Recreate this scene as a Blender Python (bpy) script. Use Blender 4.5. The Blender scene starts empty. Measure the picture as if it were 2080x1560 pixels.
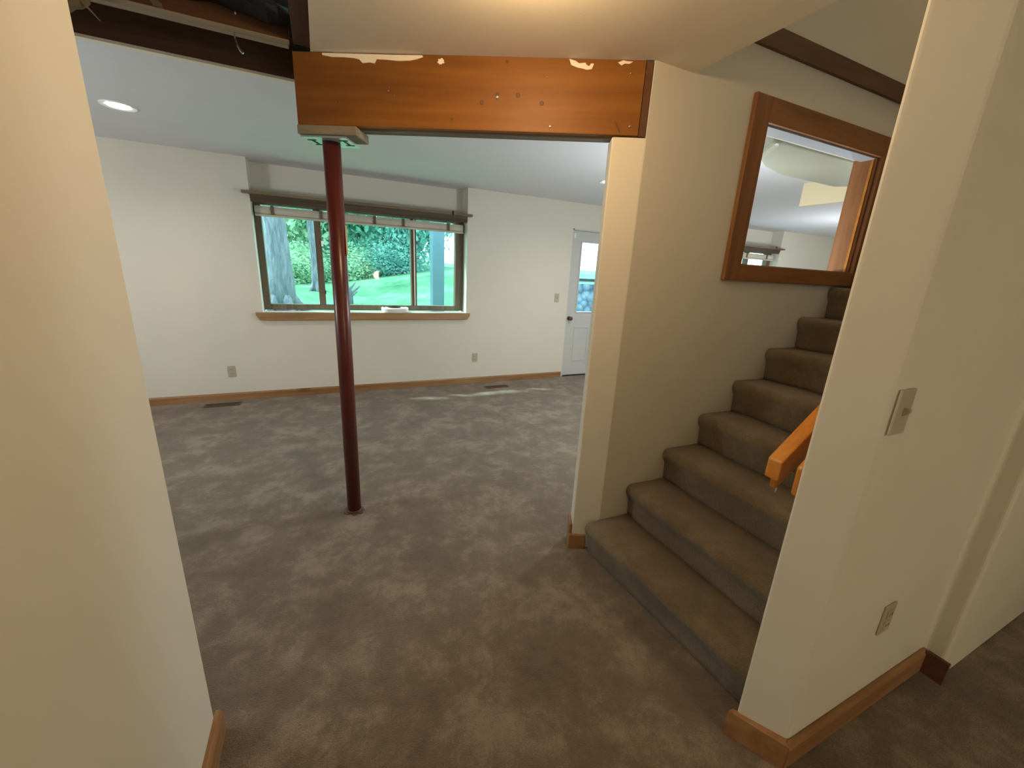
import bpy, bmesh, math, random
import numpy as np
from mathutils import Vector, Matrix
random.seed(7)
SC = bpy.context.scene
COL = SC.collection

# ------------------------------------------------------------------ camera
cd = bpy.data.cameras.new('camera')
cam = bpy.data.objects.new('camera', cd); COL.objects.link(cam)
cd.sensor_width = 36.0; cd.lens = 818.13/2080*36; cd.clip_start = 0.02; cd.clip_end = 300
R_ = Vector((0.9093, -0.4133, 0.0490)).normalized()
D_ = Vector((-0.0686, -0.2648, -0.9619)).normalized()
F_ = R_.cross(-D_) * -1
F_ = D_.cross(R_) if F_.dot(Vector((0.41, 0.87, -0.27))) < 0 else F_
m = Matrix.Identity(4)
for i in range(3):
    m[i][0] = R_[i]; m[i][1] = -D_[i]; m[i][2] = -F_[i]; m[i][3] = (0, 0, 1.444)[i]
cam.matrix_world = m
SC.camera = cam

# ------------------------------------------------------------------ light
SC.view_settings.view_transform = 'Standard'
SC.view_settings.look = 'None'
SC.view_settings.exposure = 0.0
SC.view_settings.gamma = 1.0
SC.view_settings.use_curve_mapping = False
SC.cycles.max_bounces = 10
SC.cycles.diffuse_bounces = 6
SC.cycles.sample_clamp_indirect = 6
SC.cycles.caustics_refractive = False
SC.cycles.caustics_reflective = False
SC.cycles.use_denoising = True

W_STR, SUN_STR = 7.0, 6.5
LAMP_W, CAN_W, HALL_W, UP_W, FILL_W = 20.0, 42.0, 35.0, 18.0, 60.0
world = bpy.data.worlds.new('sky'); SC.world = world; world.use_nodes = True
bg = world.node_tree.nodes['Background']
bg.inputs[0].default_value = (0.78, 0.92, 1.0, 1); bg.inputs[1].default_value = W_STR

def light(name, kind, loc, power, color, size=0.1, rot=None, **kw):
    l = bpy.data.lights.new(name, kind); l.energy = power; l.color = color
    if kind in ('POINT', 'SPOT'): l.shadow_soft_size = size
    if kind == 'SUN': l.angle = math.radians(2)
    if kind == 'AREA': l.size = size
    for k, v in kw.items(): setattr(l, k, v)
    o = bpy.data.objects.new(name, l); COL.objects.link(o); o.location = loc
    if rot: o.rotation_euler = rot
    return o
light('sun', 'SUN', (0, 20, 20), SUN_STR, (1, 0.95, 0.85), rot=(math.radians(42), 0, math.radians(-118)))

# ------------------------------------------------------------------ key dimensions
CEIL, NCEIL = 2.349, 2.28          # far room ceiling, near ceiling
FY, WY = 4.86, 5.06                # far wall face, back of window recess
SY, ST = 1.50, 0.12                # stair wall face and thickness
RY0, RY1 = 0.44, 0.56              # right partition faces
TOP = 4.7                          # top of the stairwell

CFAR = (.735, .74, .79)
# ------------------------------------------------------------------ materials
def nodes(name):
    mt = bpy.data.materials.new(name); mt.use_nodes = True
    nt = mt.node_tree; return mt, nt, nt.nodes['Principled BSDF']
def N(nt, t, **kw):
    n = nt.nodes.new(t)
    for k, v in kw.items(): setattr(n, k, v)
    return n
def noise(nt, scale, detail=4, rough=.55, vec=None, dist=0):
    n = N(nt, 'ShaderNodeTexNoise'); n.inputs['Scale'].default_value = scale
    n.inputs['Detail'].default_value = detail; n.inputs['Roughness'].default_value = rough
    n.inputs['Distortion'].default_value = dist
    if vec: nt.links.new(vec, n.inputs['Vector'])
    return n
def coords(nt, scale=(1, 1, 1), kind='Object'):
    t = N(nt, 'ShaderNodeTexCoord'); mp = N(nt, 'ShaderNodeMapping')
    mp.inputs['Scale'].default_value = scale
    nt.links.new(t.outputs[kind], mp.inputs['Vector']); return mp.outputs['Vector']
def ramp(nt, fac, stops):
    r = N(nt, 'ShaderNodeValToRGB'); el = r.color_ramp.elements
    while len(el) < len(stops): el.new(0.5)
    for e, (p, c) in zip(el, stops): e.position = p; e.color = (*c, 1)
    nt.links.new(fac, r.inputs[0]); return r
def bump(nt, b, h, strength, dist=0.01):
    bp = N(nt, 'ShaderNodeBump'); bp.inputs['Strength'].default_value = strength
    bp.inputs['Distance'].default_value = dist
    nt.links.new(h, bp.inputs['Height']); nt.links.new(bp.outputs[0], b.inputs['Normal'])
def plain(name, col, rough=.6, metal=0, var=.06, bscale=0, bstr=0, spec=.5):
    mt, nt, b = nodes(name)
    v = coords(nt); n = noise(nt, 3.0, 3, vec=v)
    lo = tuple(c*(1-var) for c in col); hi = tuple(min(1, c*(1+var)) for c in col)
    r = ramp(nt, n.outputs['Fac'], [(.3, lo), (.7, hi)])
    nt.links.new(r.outputs[0], b.inputs['Base Color'])
    b.inputs['Roughness'].default_value = rough; b.inputs['Metallic'].default_value = metal
    b.inputs['Specular IOR Level'].default_value = spec
    if bscale:
        n2 = noise(nt, bscale, 3, vec=v); bump(nt, b, n2.outputs['Fac'], bstr, .002)
    return mt
def wood(name, dark, mid, light_, axis=0, rough=.45, scale=1.0, knots=.0):
    mt, nt, b = nodes(name); b.inputs['Specular IOR Level'].default_value = .28
    s = [14*scale]*3; s[axis] = 1.1*scale
    v = coords(nt, tuple(s)); n = noise(nt, 1.6, 6, .6, v, .6)
    r = ramp(nt, n.outputs['Fac'], [(.25, dark), (.5, mid), (.75, light_)])
    out = r.outputs[0]
    if knots:
        s2 = [9*scale]*3; s2[axis] = 4.5*scale
        v2 = coords(nt, tuple(s2)); vo = N(nt, 'ShaderNodeTexVoronoi'); vo.inputs['Scale'].default_value = .55
        nt.links.new(v2, vo.inputs['Vector'])
        r2 = ramp(nt, vo.outputs['Distance'], [(.05, (1, 1, 1)), (.14, (0, 0, 0))])
        mx = N(nt, 'ShaderNodeMix', data_type='RGBA'); mx.inputs[7].default_value = (*[c*.4 for c in dark], 1)
        ml = N(nt, 'ShaderNodeMath', operation='MULTIPLY'); ml.inputs[1].default_value = knots
        nt.links.new(r2.outputs[0], ml.inputs[0]); nt.links.new(ml.outputs[0], mx.inputs[0])
        nt.links.new(out, mx.inputs[6]); out = mx.outputs[2]
    nt.links.new(out, b.inputs['Base Color']); b.inputs['Roughness'].default_value = rough
    bump(nt, b, n.outputs['Fac'], .12, .003)
    return mt
def carpet(name, dark, mid, light_, patch=2.6):
    mt, nt, b = nodes(name)
    v = coords(nt)
    big = noise(nt, patch, 6, .7, v, .2); fine = noise(nt, 190, 2, .7, v)
    med = noise(nt, 11, 6, .75, v, .15)
    a = N(nt, 'ShaderNodeMath', operation='MULTIPLY_ADD'); a.inputs[1].default_value = .45
    nt.links.new(med.outputs['Fac'], a.inputs[0]); nt.links.new(big.outputs['Fac'], a.inputs[2])
    a2 = N(nt, 'ShaderNodeMath', operation='MULTIPLY_ADD'); a2.inputs[1].default_value = .28
    nt.links.new(fine.outputs['Fac'], a2.inputs[0]); nt.links.new(a.outputs[0], a2.inputs[2])
    r = ramp(nt, a2.outputs[0], [(.62, dark), (.86, mid), (1.10, light_)])
    nt.links.new(r.outputs[0], b.inputs['Base Color'])
    b.inputs['Roughness'].default_value = .95; b.inputs['Specular IOR Level'].default_value = .12
    b.inputs['Sheen Weight'].default_value = .25; b.inputs['Sheen Roughness'].default_value = .5
    bf = N(nt, 'ShaderNodeMath', operation='ADD')
    nt.links.new(fine.outputs['Fac'], bf.inputs[0]); nt.links.new(med.outputs['Fac'], bf.inputs[1])
    bump(nt, b, bf.outputs[0], .7, .012)
    return mt
def emit(name, col, s):
    mt, nt, b = nodes(name)
    b.inputs['Base Color'].default_value = (*col, 1)
    b.inputs['Emission Color'].default_value = (*col, 1); b.inputs['Emission Strength'].default_value = s
    return mt

M = {}
M['wall'] = plain('wall_paint', (.71, .685, .60), .75, var=.012, bscale=140, bstr=.12, spec=.25)
M['ceil'] = plain('ceiling_paint', (.76, .70, .57), .8, var=.012, bscale=90, bstr=.12, spec=.2)
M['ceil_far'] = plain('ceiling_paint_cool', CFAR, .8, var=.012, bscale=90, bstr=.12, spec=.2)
M['carpet'] = carpet('carpet_brown', (.120, .087, .057), (.176, .132, .090), (.28, .222, .16), 3.6)
M['carpet_stair'] = carpet('carpet_stair', (.12, .085, .042), (.155, .112, .060), (.21, .155, .09), 3.5)
M['beam'] = wood('beam_stained', (.125, .044, .008), (.20, .077, .012), (.26, .108, .018), 0, .5, .45, .5)
M['beam_dark'] = wood('joist_dark', (.045, .02, .011), (.085, .040, .022), (.13, .065, .035), 0, .6, .6)
M['joist_edge'] = wood('joist_edge', (.20, .14, .09), (.30, .22, .15), (.40, .30, .20), 0, .7, .6)
M['joist_y'] = wood('joist_dark_y', (.04, .018, .010), (.08, .037, .022), (.12, .06, .035), 1, .6, .6)
M['ply'] = wood('beam_underside', (.12, .10, .07), (.20, .17, .12), (.30, .26, .19), 0, .7, .6)
M['block'] = wood('block_grey', (.16, .14, .10), (.24, .21, .155), (.32, .28, .21), 0, .75, 1.2)
M['pine'] = wood('pine_trim', (.19, .09, .035), (.30, .16, .07), (.40, .24, .12), 0, .4, .6, .7)
M['pine_y'] = wood('pine_trim_y', (.19, .09, .035), (.30, .16, .07), (.40, .24, .12), 1, .4, .6, .5)
M['case_x'] = wood('casing_wood_x', (.16, .065, .02), (.27, .12, .045), (.36, .17, .07), 0, .45, .6, .6)
M['case_z'] = wood('casing_wood_z', (.16, .065, .02), (.27, .12, .045), (.36, .17, .07), 2, .45, .6, .6)
M['walnut'] = wood('walnut_trim', (.07, .030, .016), (.115, .053, .028), (.17, .08, .045), 0, .5, .6)
M['rail'] = wood('rail_oak', (.35, .13, .02), (.52, .21, .035), (.62, .28, .06), 0, .28, .5)
M['red'] = plain('column_paint', (.095, .020, .017), .30, var=.15, bscale=30, bstr=.05)
M['steel'] = plain('galvanised_steel', (.62, .70, .68), .35, .6, var=.1)
M['chrome'] = plain('bright_metal', (.8, .78, .74), .2, 1.0)
M['black'] = plain('black_plastic', (.012, .012, .014), .35, var=.3, bscale=12, bstr=1.0)
M['darkmetal'] = plain('dark_slot', (.02, .02, .02), .6)
M['bronze'] = wood('window_frame_wood', (.10, .075, .05), (.16, .12, .08), (.22, .17, .12), 2, .5, 1.0)
M['whitevinyl'] = plain('white_plastic', (.82, .83, .82), .35)
M['beigeplastic'] = plain('almond_plastic', (.47, .43, .33), .4)
M['blind'] = plain('blind_fabric', (.60, .56, .47), .8, var=.08, bscale=60, bstr=.3)
M['valance'] = wood('valance_wood', (.13, .085, .05), (.20, .14, .085), (.27, .19, .12), 0, .5, .8)
M['valance_dark'] = wood('valance_dark_wood', (.055, .04, .028), (.09, .065, .045), (.13, .09, .065), 0, .5, .8)
M['sill'] = wood('sill_oak', (.25, .14, .065), (.36, .21, .10), (.44, .27, .14), 0, .45, .6)
M['greyjamb'] = plain('jamb_grey_paint', (.40, .43, .47), .5, var=.02)
M['door'] = plain('door_paint', (.56, .57, .56), .5, var=.02)
M['plaster'] = plain('plaster_remnant', (.78, .72, .60), .9, var=.05, bscale=40, bstr=.5)
M['lens'] = plain('fixture_lens', (.30, .30, .23), .45, var=.03)
M['cream'] = plain('warm_lit_cream', (.86, .74, .50), .8, var=.01)  # warm light falling on the bulkhead is put into this colour
M['register'] = plain('register_brown', (.12, .075, .045), .5, .3)
M['insul'] = plain('grey_fluff', (.17, .15, .11), 1.0, var=.25, bscale=25, bstr=1.0)
M['bark'] = None
M['canglow'] = emit('can_lamp_glow', (1, .92, .86), 14)
M['domeglow'] = emit('dome_lamp_glow', (1, .74, .42), 3)
M['post'] = plain('blue_grey_paint', (.12, .21, .27), .6)

def mat_glass():
    mt = bpy.data.materials.new('window_glass'); mt.use_nodes = True; nt = mt.node_tree
    nt.nodes.clear(); out = N(nt, 'ShaderNodeOutputMaterial')
    tr = N(nt, 'ShaderNodeBsdfTransparent'); tr.inputs[0].default_value = (.80, .97, .95, 1)
    gl = N(nt, 'ShaderNodeBsdfGlossy'); gl.inputs['Roughness'].default_value = .02
    fr = N(nt, 'ShaderNodeFresnel'); fr.inputs[0].default_value = 1.35
    mx = N(nt, 'ShaderNodeMixShader')
    ge = N(nt, 'ShaderNodeNewGeometry'); iv = N(nt, 'ShaderNodeMath', operation='SUBTRACT'); iv.inputs[0].default_value = 1
    nt.links.new(ge.outputs['Backfacing'], iv.inputs[1]); ml = N(nt, 'ShaderNodeMath', operation='MULTIPLY')
    nt.links.new(iv.outputs[0], ml.inputs[0]); nt.links.new(fr.outputs[0], ml.inputs[1])
    nt.links.new(ml.outputs[0], mx.inputs[0]); nt.links.new(tr.outputs[0], mx.inputs[1])
    nt.links.new(gl.outputs[0], mx.inputs[2]); nt.links.new(mx.outputs[0], out.inputs[0])
    return mt
M['glass'] = mat_glass()
def mat_bark(name, c0, c1):
    mt, nt, b = nodes(name)
    v = coords(nt, (9, 9, 1.6)); n = noise(nt, 1.5, 7, .7, v, 1.2)
    r = ramp(nt, n.outputs['Fac'], [(.35, c0), (.65, c1)])
    nt.links.new(r.outputs[0], b.inputs['Base Color']); b.inputs['Roughness'].default_value = .95
    bump(nt, b, n.outputs['Fac'], 1.0, .06); return mt
M['bark'] = mat_bark('bark_grey', (.10, .115, .15), (.26, .26, .30))
def mat_leaf(name, a, b_, c):
    mt, nt, b = nodes(name)
    v = coords(nt); n = noise(nt, 2.2, 5, .7, v)
    r = ramp(nt, n.outputs['Fac'], [(.3, a), (.5, b_), (.72, c)])
    nt.links.new(r.outputs[0], b.inputs['Base Color']); b.inputs['Roughness'].default_value = .55
    tl = N(nt, 'ShaderNodeBsdfTranslucent'); nt.links.new(r.outputs[0], tl.inputs[0])
    mx = N(nt, 'ShaderNodeMixShader'); mx.inputs[0].default_value = .4
    out = nt.nodes['Material Output']
    nt.links.new(b.outputs[0], mx.inputs[1]); nt.links.new(tl.outputs[0], mx.inputs[2])
    nt.links.new(mx.outputs[0], out.inputs[0]); return mt
M['leaf'] = mat_leaf('leaf_green', (.10, .32, .24), (.18, .48, .37), (.42, .72, .58))
M['leaf_blue'] = mat_leaf('leaf_bluish', (.09, .30, .27), (.18, .44, .40), (.40, .68, .62))
M['leaf_pale'] = mat_leaf('leaf_pale', (.22, .42, .24), (.45, .64, .45), (.58, .72, .52))
def mat_lawn():
    mt, nt, b = nodes('lawn_grass')
    v = coords(nt, (1, .6, 1)); n = noise(nt, 1.1, 6, .7, v, .4); n2 = noise(nt, 9, 5, .8, v)
    a = N(nt, 'ShaderNodeMath', operation='MULTIPLY_ADD'); a.inputs[1].default_value = .5
    nt.links.new(n2.outputs['Fac'], a.inputs[0]); nt.links.new(n.outputs['Fac'], a.inputs[2])
    r = ramp(nt, a.outputs[0], [(.50, (.030, .13, .06)), (.75, (.085, .28, .14)), (1.0, (.22, .42, .25))])
    nt.links.new(r.outputs[0], b.inputs['Base Color']); b.inputs['Roughness'].default_value = .9
    bump(nt, b, n2.outputs['Fac'], 1.0, .06); return mt
M['lawn'] = mat_lawn()
def mat_stone():
    mt, nt, b = nodes('stone_rubble')
    v = coords(nt); vo = N(nt, 'ShaderNodeTexVoronoi'); vo.inputs['Scale'].default_value = 7
    nt.links.new(v, vo.inputs['Vector'])
    r = ramp(nt, vo.outputs['Distance'], [(.1, (.30, .38, .50)), (.5, (.20, .27, .36)), (.8, (.08, .11, .15))])
    nt.links.new(r.outputs[0], b.inputs['Base Color']); b.inputs['Roughness'].default_value = .9
    inv = N(nt, 'ShaderNodeMath', operation='SUBTRACT'); inv.inputs[0].default_value = 1
    nt.links.new(vo.outputs['Distance'], inv.inputs[1]); bump(nt, b, inv.outputs[0], 1, .05); return mt
M['stone'] = mat_stone()

# ------------------------------------------------------------------ mesh helpers
def box(bm, x0, x1, y0, y1, z0, z1):
    vs = [bm.verts.new(p) for p in ((x0,y0,z0),(x1,y0,z0),(x1,y1,z0),(x0,y1,z0),(x0,y0,z1),(x1,y0,z1),(x1,y1,z1),(x0,y1,z1))]
    for f in ((0,3,2,1),(4,5,6,7),(0,1,5,4),(1,2,6,5),(2,3,7,6),(3,0,4,7)): bm.faces.new([vs[i] for i in f])
    return vs
def prism(bm, pts, z0, z1):
    """vertical prism over a footprint polygon"""
    a = [bm.verts.new((x, y, z0)) for x, y in pts]; b = [bm.verts.new((x, y, z1)) for x, y in pts]
    n = len(pts); bm.faces.new(a[::-1]); bm.faces.new(b)
    for i in range(n): bm.faces.new([a[i], a[(i+1) % n], b[(i+1) % n], b[i]])
def extrude_profile(bm, pts, axis, t0, t1):
    """pts in the two other axes, extruded along axis"""
    def P(u, v, t):
        return {0: (t, u, v), 1: (u, t, v), 2: (u, v, t)}[axis]
    a = [bm.verts.new(P(u, v, t0)) for u, v in pts]; b = [bm.verts.new(P(u, v, t1)) for u, v in pts]
    n = len(pts); bm.faces.new(a[::-1]); bm.faces.new(b)
    for i in range(n): bm.faces.new([a[i], a[(i+1) % n], b[(i+1) % n], b[i]])
def lathe(bm, prof, c, seg=24, axis=2):
    rings = []
    for r, t in prof:
        ring = []
        for i in range(seg):
            a = 2*math.pi*i/seg; u, v = r*math.cos(a), r*math.sin(a)
            p = {0: (t, u, v), 1: (u, t, v), 2: (u, v, t)}[axis]
            ring.append(bm.verts.new((c[0]+p[0], c[1]+p[1], c[2]+p[2])))
        rings.append(ring)
    for a, b in zip(rings, rings[1:]):
        for i in range(seg): bm.faces.new([a[i], a[(i+1) % seg], b[(i+1) % seg], b[i]])
    bm.faces.new(rings[0][::-1]); bm.faces.new(rings[-1])
def tube(bm, pts, r, seg=8):
    pts = [Vector(p) for p in pts]; rings = []
    rr = r if isinstance(r, (list, tuple)) else [r]*len(pts)
    for i, p in enumerate(pts):
        d = (pts[min(i+1, len(pts)-1)] - pts[max(i-1, 0)]).normalized()
        a = d.orthogonal().normalized() if i == 0 else (rings_a - rings_a.dot(d)*d).normalized()
        rings_a = a; b = d.cross(a)
        rings.append([bm.verts.new(p + rr[i]*(math.cos(2*math.pi*k/seg)*a + math.sin(2*math.pi*k/seg)*b)) for k in range(seg)])
    for a, b in zip(rings, rings[1:]):
        for i in range(seg): bm.faces.new([a[i], a[(i+1) % seg], b[(i+1) % seg], b[i]])
    bm.faces.new(rings[0][::-1]); bm.faces.new(rings[-1])
def mk(name, fn, mat, parent=None, bevel=0, smooth=False, seg=2, sub=0):
    """link ONE mesh object; fn(bm) adds its shape"""
    bm = bmesh.new(); fn(bm)
    bmesh.ops.recalc_face_normals(bm, faces=bm.faces)
    me = bpy.data.meshes.new(name); bm.to_mesh(me); bm.free()
    o = bpy.data.objects.new(name, me); COL.objects.link(o); me.materials.append(mat)
    if smooth:
        for p in me.polygons: p.use_smooth = True
    if bevel:
        b = o.modifiers.new('bevel', 'BEVEL'); b.width = bevel; b.segments = seg; b.limit_method = 'ANGLE'
        b.angle_limit = math.radians(40)
    if sub:
        s = o.modifiers.new('sub', 'SUBSURF'); s.levels = s.render_levels = sub
    if parent: o.parent = parent
    return o
def B(*a): return lambda bm: box(bm, *a)
def Bs(lst): return lambda bm: [box(bm, *a) for a in lst]
def empty(name, loc=(0, 0, 0), rz=0, label=None, cat=None, group=None, kind=None):
    o = bpy.data.objects.new(name, None); COL.objects.link(o); o.location = loc; o.rotation_euler = (0, 0, rz)
    o.empty_display_size = .1
    return tag(o, label, cat, group, kind)
def tag(o, label=None, cat=None, group=None, kind=None):
    if label: o['label'] = label
    if cat: o['category'] = cat
    if group: o['group'] = group
    if kind: o['kind'] = kind
    return o
def S(o, label, cat): return tag(o, label, cat, kind='structure')
def copy_tree(o, parent=None):
    c = o.copy(); COL.objects.link(c)
    if parent: c.parent = parent
    for ch in list(o.children): copy_tree(ch, c)
    return c

# ------------------------------------------------------------------ shell
S(mk('floor', B(-3.5, 9.2, -2.5, 5.0, -.15, 0), M['carpet']), 'brown mottled carpet over the whole room floor', 'floor')

X0, X1 = -.576, 1.605              # first window recess
V0 = 5.20; V1 = V0 + (X1-X0)       # second window recess
DX0, DX1, DZ = 3.075, 3.995, 2.03  # door opening
SILL = .905
def far(bm):
    for a in [(-3.5, X0), (X1, DX0), (DX1, V0), (V1, 9.2)]: box(bm, a[0], a[1], FY, 5.16, 0, CEIL)
    box(bm, DX0, DX1, FY, 5.16, DZ, CEIL)
    for a, b in ((X0, X1), (V0, V1)):
        box(bm, a, b, FY, 5.16, 0, SILL-.02)            # under the sill
        box(bm, a, b, WY, 5.16, 2.02, CEIL)              # over the window, back of the recess
S(mk('wall_far', far, M['wall']), 'off-white far wall with the wide window and the glazed door', 'wall')
S(mk('wall_west', B(-3.6, -3.5, -2.5, 5.16, 0, 2.7), M['wall']), 'off-white wall closing the far room on its left, out of view', 'wall')
S(mk('wall_east', B(9.2, 9.3, -2.5, 5.16, 0, 2.7), M['wall']), 'off-white wall closing the far room on its right, out of view', 'wall')
S(mk('wall_rear', B(-3.5, 9.2, -2.6, -2.5, 0, 2.7), M['wall']), 'off-white wall behind the viewer', 'wall')
# left partition ending in a bullnose corner
S(mk('wall_left', lambda bm: prism(bm, [(-.515, -2.5), (-.395, -2.5), (-.395, 1.19), (-.515, 1.19)], 0, 2.62), M['wall'], bevel=.008),
  'warm lit wall at the left edge of the view', 'wall')
# stair wall with the framed opening, stub under the beam
OX0, OX1, OZ0, OZ1 = 1.958, 2.985, 1.53, 2.185
CX, CY = 1.266, SY                 # corner of stair wall and stub
BS = -.535                         # slope of the beam line
ang = math.atan(BS); U = Vector((math.cos(ang), math.sin(ang))); NN = Vector((-U.y, U.x))
SX = 1.142; SYY = CY + BS*(SX-CX)
def stairwall(bm):
    y0, y1 = SY, SY+ST
    k = CY + NN.y*.0
    pts = [(CX, y0), (OX0, y0), (OX0, y1), (CX+.035, y1), (CX+.035, y1-.03)]
    prism(bm, [(CX, y0), (OX0, y0), (OX0, y1), (CX+.04, y1)], 0, OZ0)
    prism(bm, [(CX, y0), (OX0, y0), (OX0, y1), (CX+.04, y1)], OZ0, TOP)
    box(bm, OX0, OX1, y0, y1, 0, OZ0); box(bm, OX0, OX1, y0, y1, OZ1, TOP)
    box(bm, OX1, 6.0, y0, y1, 0, TOP)
S(mk('wall_stair', stairwall, M['wall']), 'beige wall along the stairs with the wood framed opening', 'wall')
def stub(bm):
    p0 = (SX, SYY); p1 = (CX+.002, CY); q1 = (CX+.002+.045, SY+ST-.0); q0 = (SX+NN.x*.1, SYY+NN.y*.1)
    prism(bm, [p0, p1, q1, q0], 0, 2.006)
S(mk('wall_stub', stub, M['wall'], bevel=.006), 'narrow wall end standing under the right end of the timber beam', 'wall')
# right partition, its jog, hall wall
S(mk('wall_right', lambda bm: prism(bm, [(1.130, RY1), (1.205, RY0), (2.06, RY0), (2.06, .375), (9.2, .375), (9.2, RY1)], 0, TOP), M['wall'], bevel=.014, seg=4),
  'beige partition between the stairs and the dark hall, right of the view', 'wall')
# ceilings
EX = 1.475                         # edge of the stairwell opening
def beamy(x): return CY + BS*(x-CX)
def nearceil(bm):
    prism(bm, [(.02, -2.5), (EX, -2.5), (EX, SY), (CX, SY), (.02, beamy(.02))], NCEIL, NCEIL+.03)
    box(bm, EX, 9.2, -2.5, .42, NCEIL, NCEIL+.03)
    box(bm, EX-.03, EX, .42, SY, NCEIL+.03, TOP)         # side of the stairwell opening
S(mk('ceiling', nearceil, M['ceil']), 'low painted ceiling over the near hall with its cut edges', 'ceiling')
def farceil(bm):
    prism(bm, [(-3.5, 2.75), (-.06, 2.75), (.2, 2.20), (1.33, SY+ST), (9.2, SY+ST), (9.2, FY+.2), (-3.5, FY+.2)], CEIL, CEIL+.03)
S(mk('ceiling_far', farceil, M['ceil_far']), 'white ceiling of the far room with two recessed lights', 'ceiling')
S(mk('trim_1', Bs([(-3.5, EX-.03, -2.5, 5.16, 2.62, 2.70), (EX-.03, 9.2, SY+ST, 5.16, 2.62, 2.70), (EX-.03, 9.2, -2.5, .42, 2.62, 2.70)]), M['beam_dark']),
  'dark boards of the floor above seen through the open ceiling', 'subfloor')
S(mk('wall_upper', Bs([(6.0, 6.1, RY1, SY, 2.3, TOP), (EX-.03, 6.1, RY1, SY+ST, TOP, TOP+.08)]), M['wall']), 'plastered top and end of the stairwell', 'wall')

# baseboards
bb = .078
def bprof(bm, axis, t0, t1, face, sgn, h=bb, th=.016):
    # small baseboard with an eased top, face = wall plane, sgn = side it stands on
    pts = [(face, 0), (face+sgn*th, 0), (face+sgn*th, h*.82), (face+sgn*th*.55, h), (face, h)]
    extrude_profile(bm, pts, axis, t0, t1)
def bfar(bm):
    for a, b in [(-3.5, DX0-.02), (DX1+.02, 9.2)]: bprof(bm, 0, a, b, FY, -1)
S(mk('baseboard_far', bfar, M['pine']), 'thin pine baseboard along the far wall', 'baseboard')
S(mk('baseboard_left', lambda bm: bprof(bm, 1, -2.5, 1.205, -.395, 1, .085, .02), M['pine_y'], bevel=.002), 'short pine baseboard at the foot of the left wall', 'baseboard')
def bright(bm):
    bprof(bm, 0, 1.19, 2.06, RY0, -1, .10, .018)
    prism(bm, [(1.130, RY1+.012), (1.108, RY1+.012), (1.186, RY0-.018), (1.206, RY0-.0)], 0, .10)
S(mk('baseboard_right', bright, M['pine'], bevel=.003), 'pine baseboard wrapping the end of the right partition', 'baseboard')
S(mk('baseboard_hall', lambda bm: box(bm, 2.044, 2.06, .359, RY0-.018, 0, .098), M['walnut']), 'dark return of baseboard at the jog in the hall wall', 'baseboard')
def bstub(bm):
    p0 = Vector((SX, SYY)); p1 = Vector((CX-.06, beamy(CX-.06))); o1 = -NN*.016
    prism(bm, [tuple(p0+o1-U*.014), tuple(p1+o1), tuple(p1), tuple(p0-U*.014)], 0, .085)
    prism(bm, [tuple(p0-U*.014), tuple(p0), tuple(p0+NN*.10), tuple(p0+NN*.10-U*.014)], 0, .14)
S(mk('baseboard_stub', bstub, M['pine'], bevel=.003), 'small pine baseboard block beside the first stair', 'baseboard')

# ------------------------------------------------------------------ windows
def window(name, dx, label):
    w = empty(name, ((X0+X1)/2+dx, WY, 0), label=label, cat='window', kind='structure')
    cx = (X0+X1)/2
    def b(lst): return Bs([(x0-cx, x1-cx, y0-WY, y1-WY, z0, z1) for x0, x1, y0, y1, z0, z1 in lst])
    y0, y1 = 5.0, 5.08
    def bv(fn): return fn
    mk('window_frame', b([(X0, -.515, y0, y1, .925, 2.02), (1.505, X1, y0, y1, .925, 2.02),
                          (-.515, 1.505, y0, y1, .925, .985), (-.515, 1.505, y0, y1, 1.965, 2.02)]), M['bronze'], w, bevel=.004)
    ml_ = mk('mullion', b([(-.042, .024, y0-.004, y1, .985, 1.965)]), M['bronze'], w, bevel=.004)
    mk('mullion', b([(.965, 1.03, y0+.006, y1, .985, 1.965)]), M['bronze'], w, bevel=.004)
    mk('mullion_track', b([(.995, 1.010, y0-.006, y0+.006, .985, 1.965)]), M['chrome'], w)
    for a, c in ((-.515, -.042), (.024, .965), (1.03, 1.505)):
        mk('pane', b([(a, c, y0+.036, y0+.042, .985, 1.965)]), M['glass'], w)
    # sash latches on the left mullion
    lt = mk('sash_latch', b([(.018, .032, y0-.018, y0-.004, 1.60, 1.66)]), M['chrome'], ml_, bevel=.003)
    mk('sash_latch', b([(.018, .030, y0-.016, y0-.004, 1.10, 1.14)]), M['darkmetal'], ml_, bevel=.003)
    # white reveal board behind the oak nosing
    mk('window_stool', b([(X0, X1, FY-.005, y0, SILL-.03, SILL+.012)]), M['whitevinyl'], w)
    def nose(bm):
        a, c = -.638-cx, 1.645-cx
        prof = [(a, SILL+.012), (c, SILL+.012), (c, SILL-.015), (c-.035, SILL-.068), (a+.035, SILL-.068), (a, SILL-.015)]
        extrude_profile(bm, prof, 1, FY-.045-WY, FY-.004-WY)
    mk('window_sill', nose, M['sill'], w, bevel=.004)
    return w
window('window_1', 0, 'wide three-pane window in the far wall behind the red column')
window('window_2', V0-X0, 'window in the far wall seen through the wood framed opening')

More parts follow.
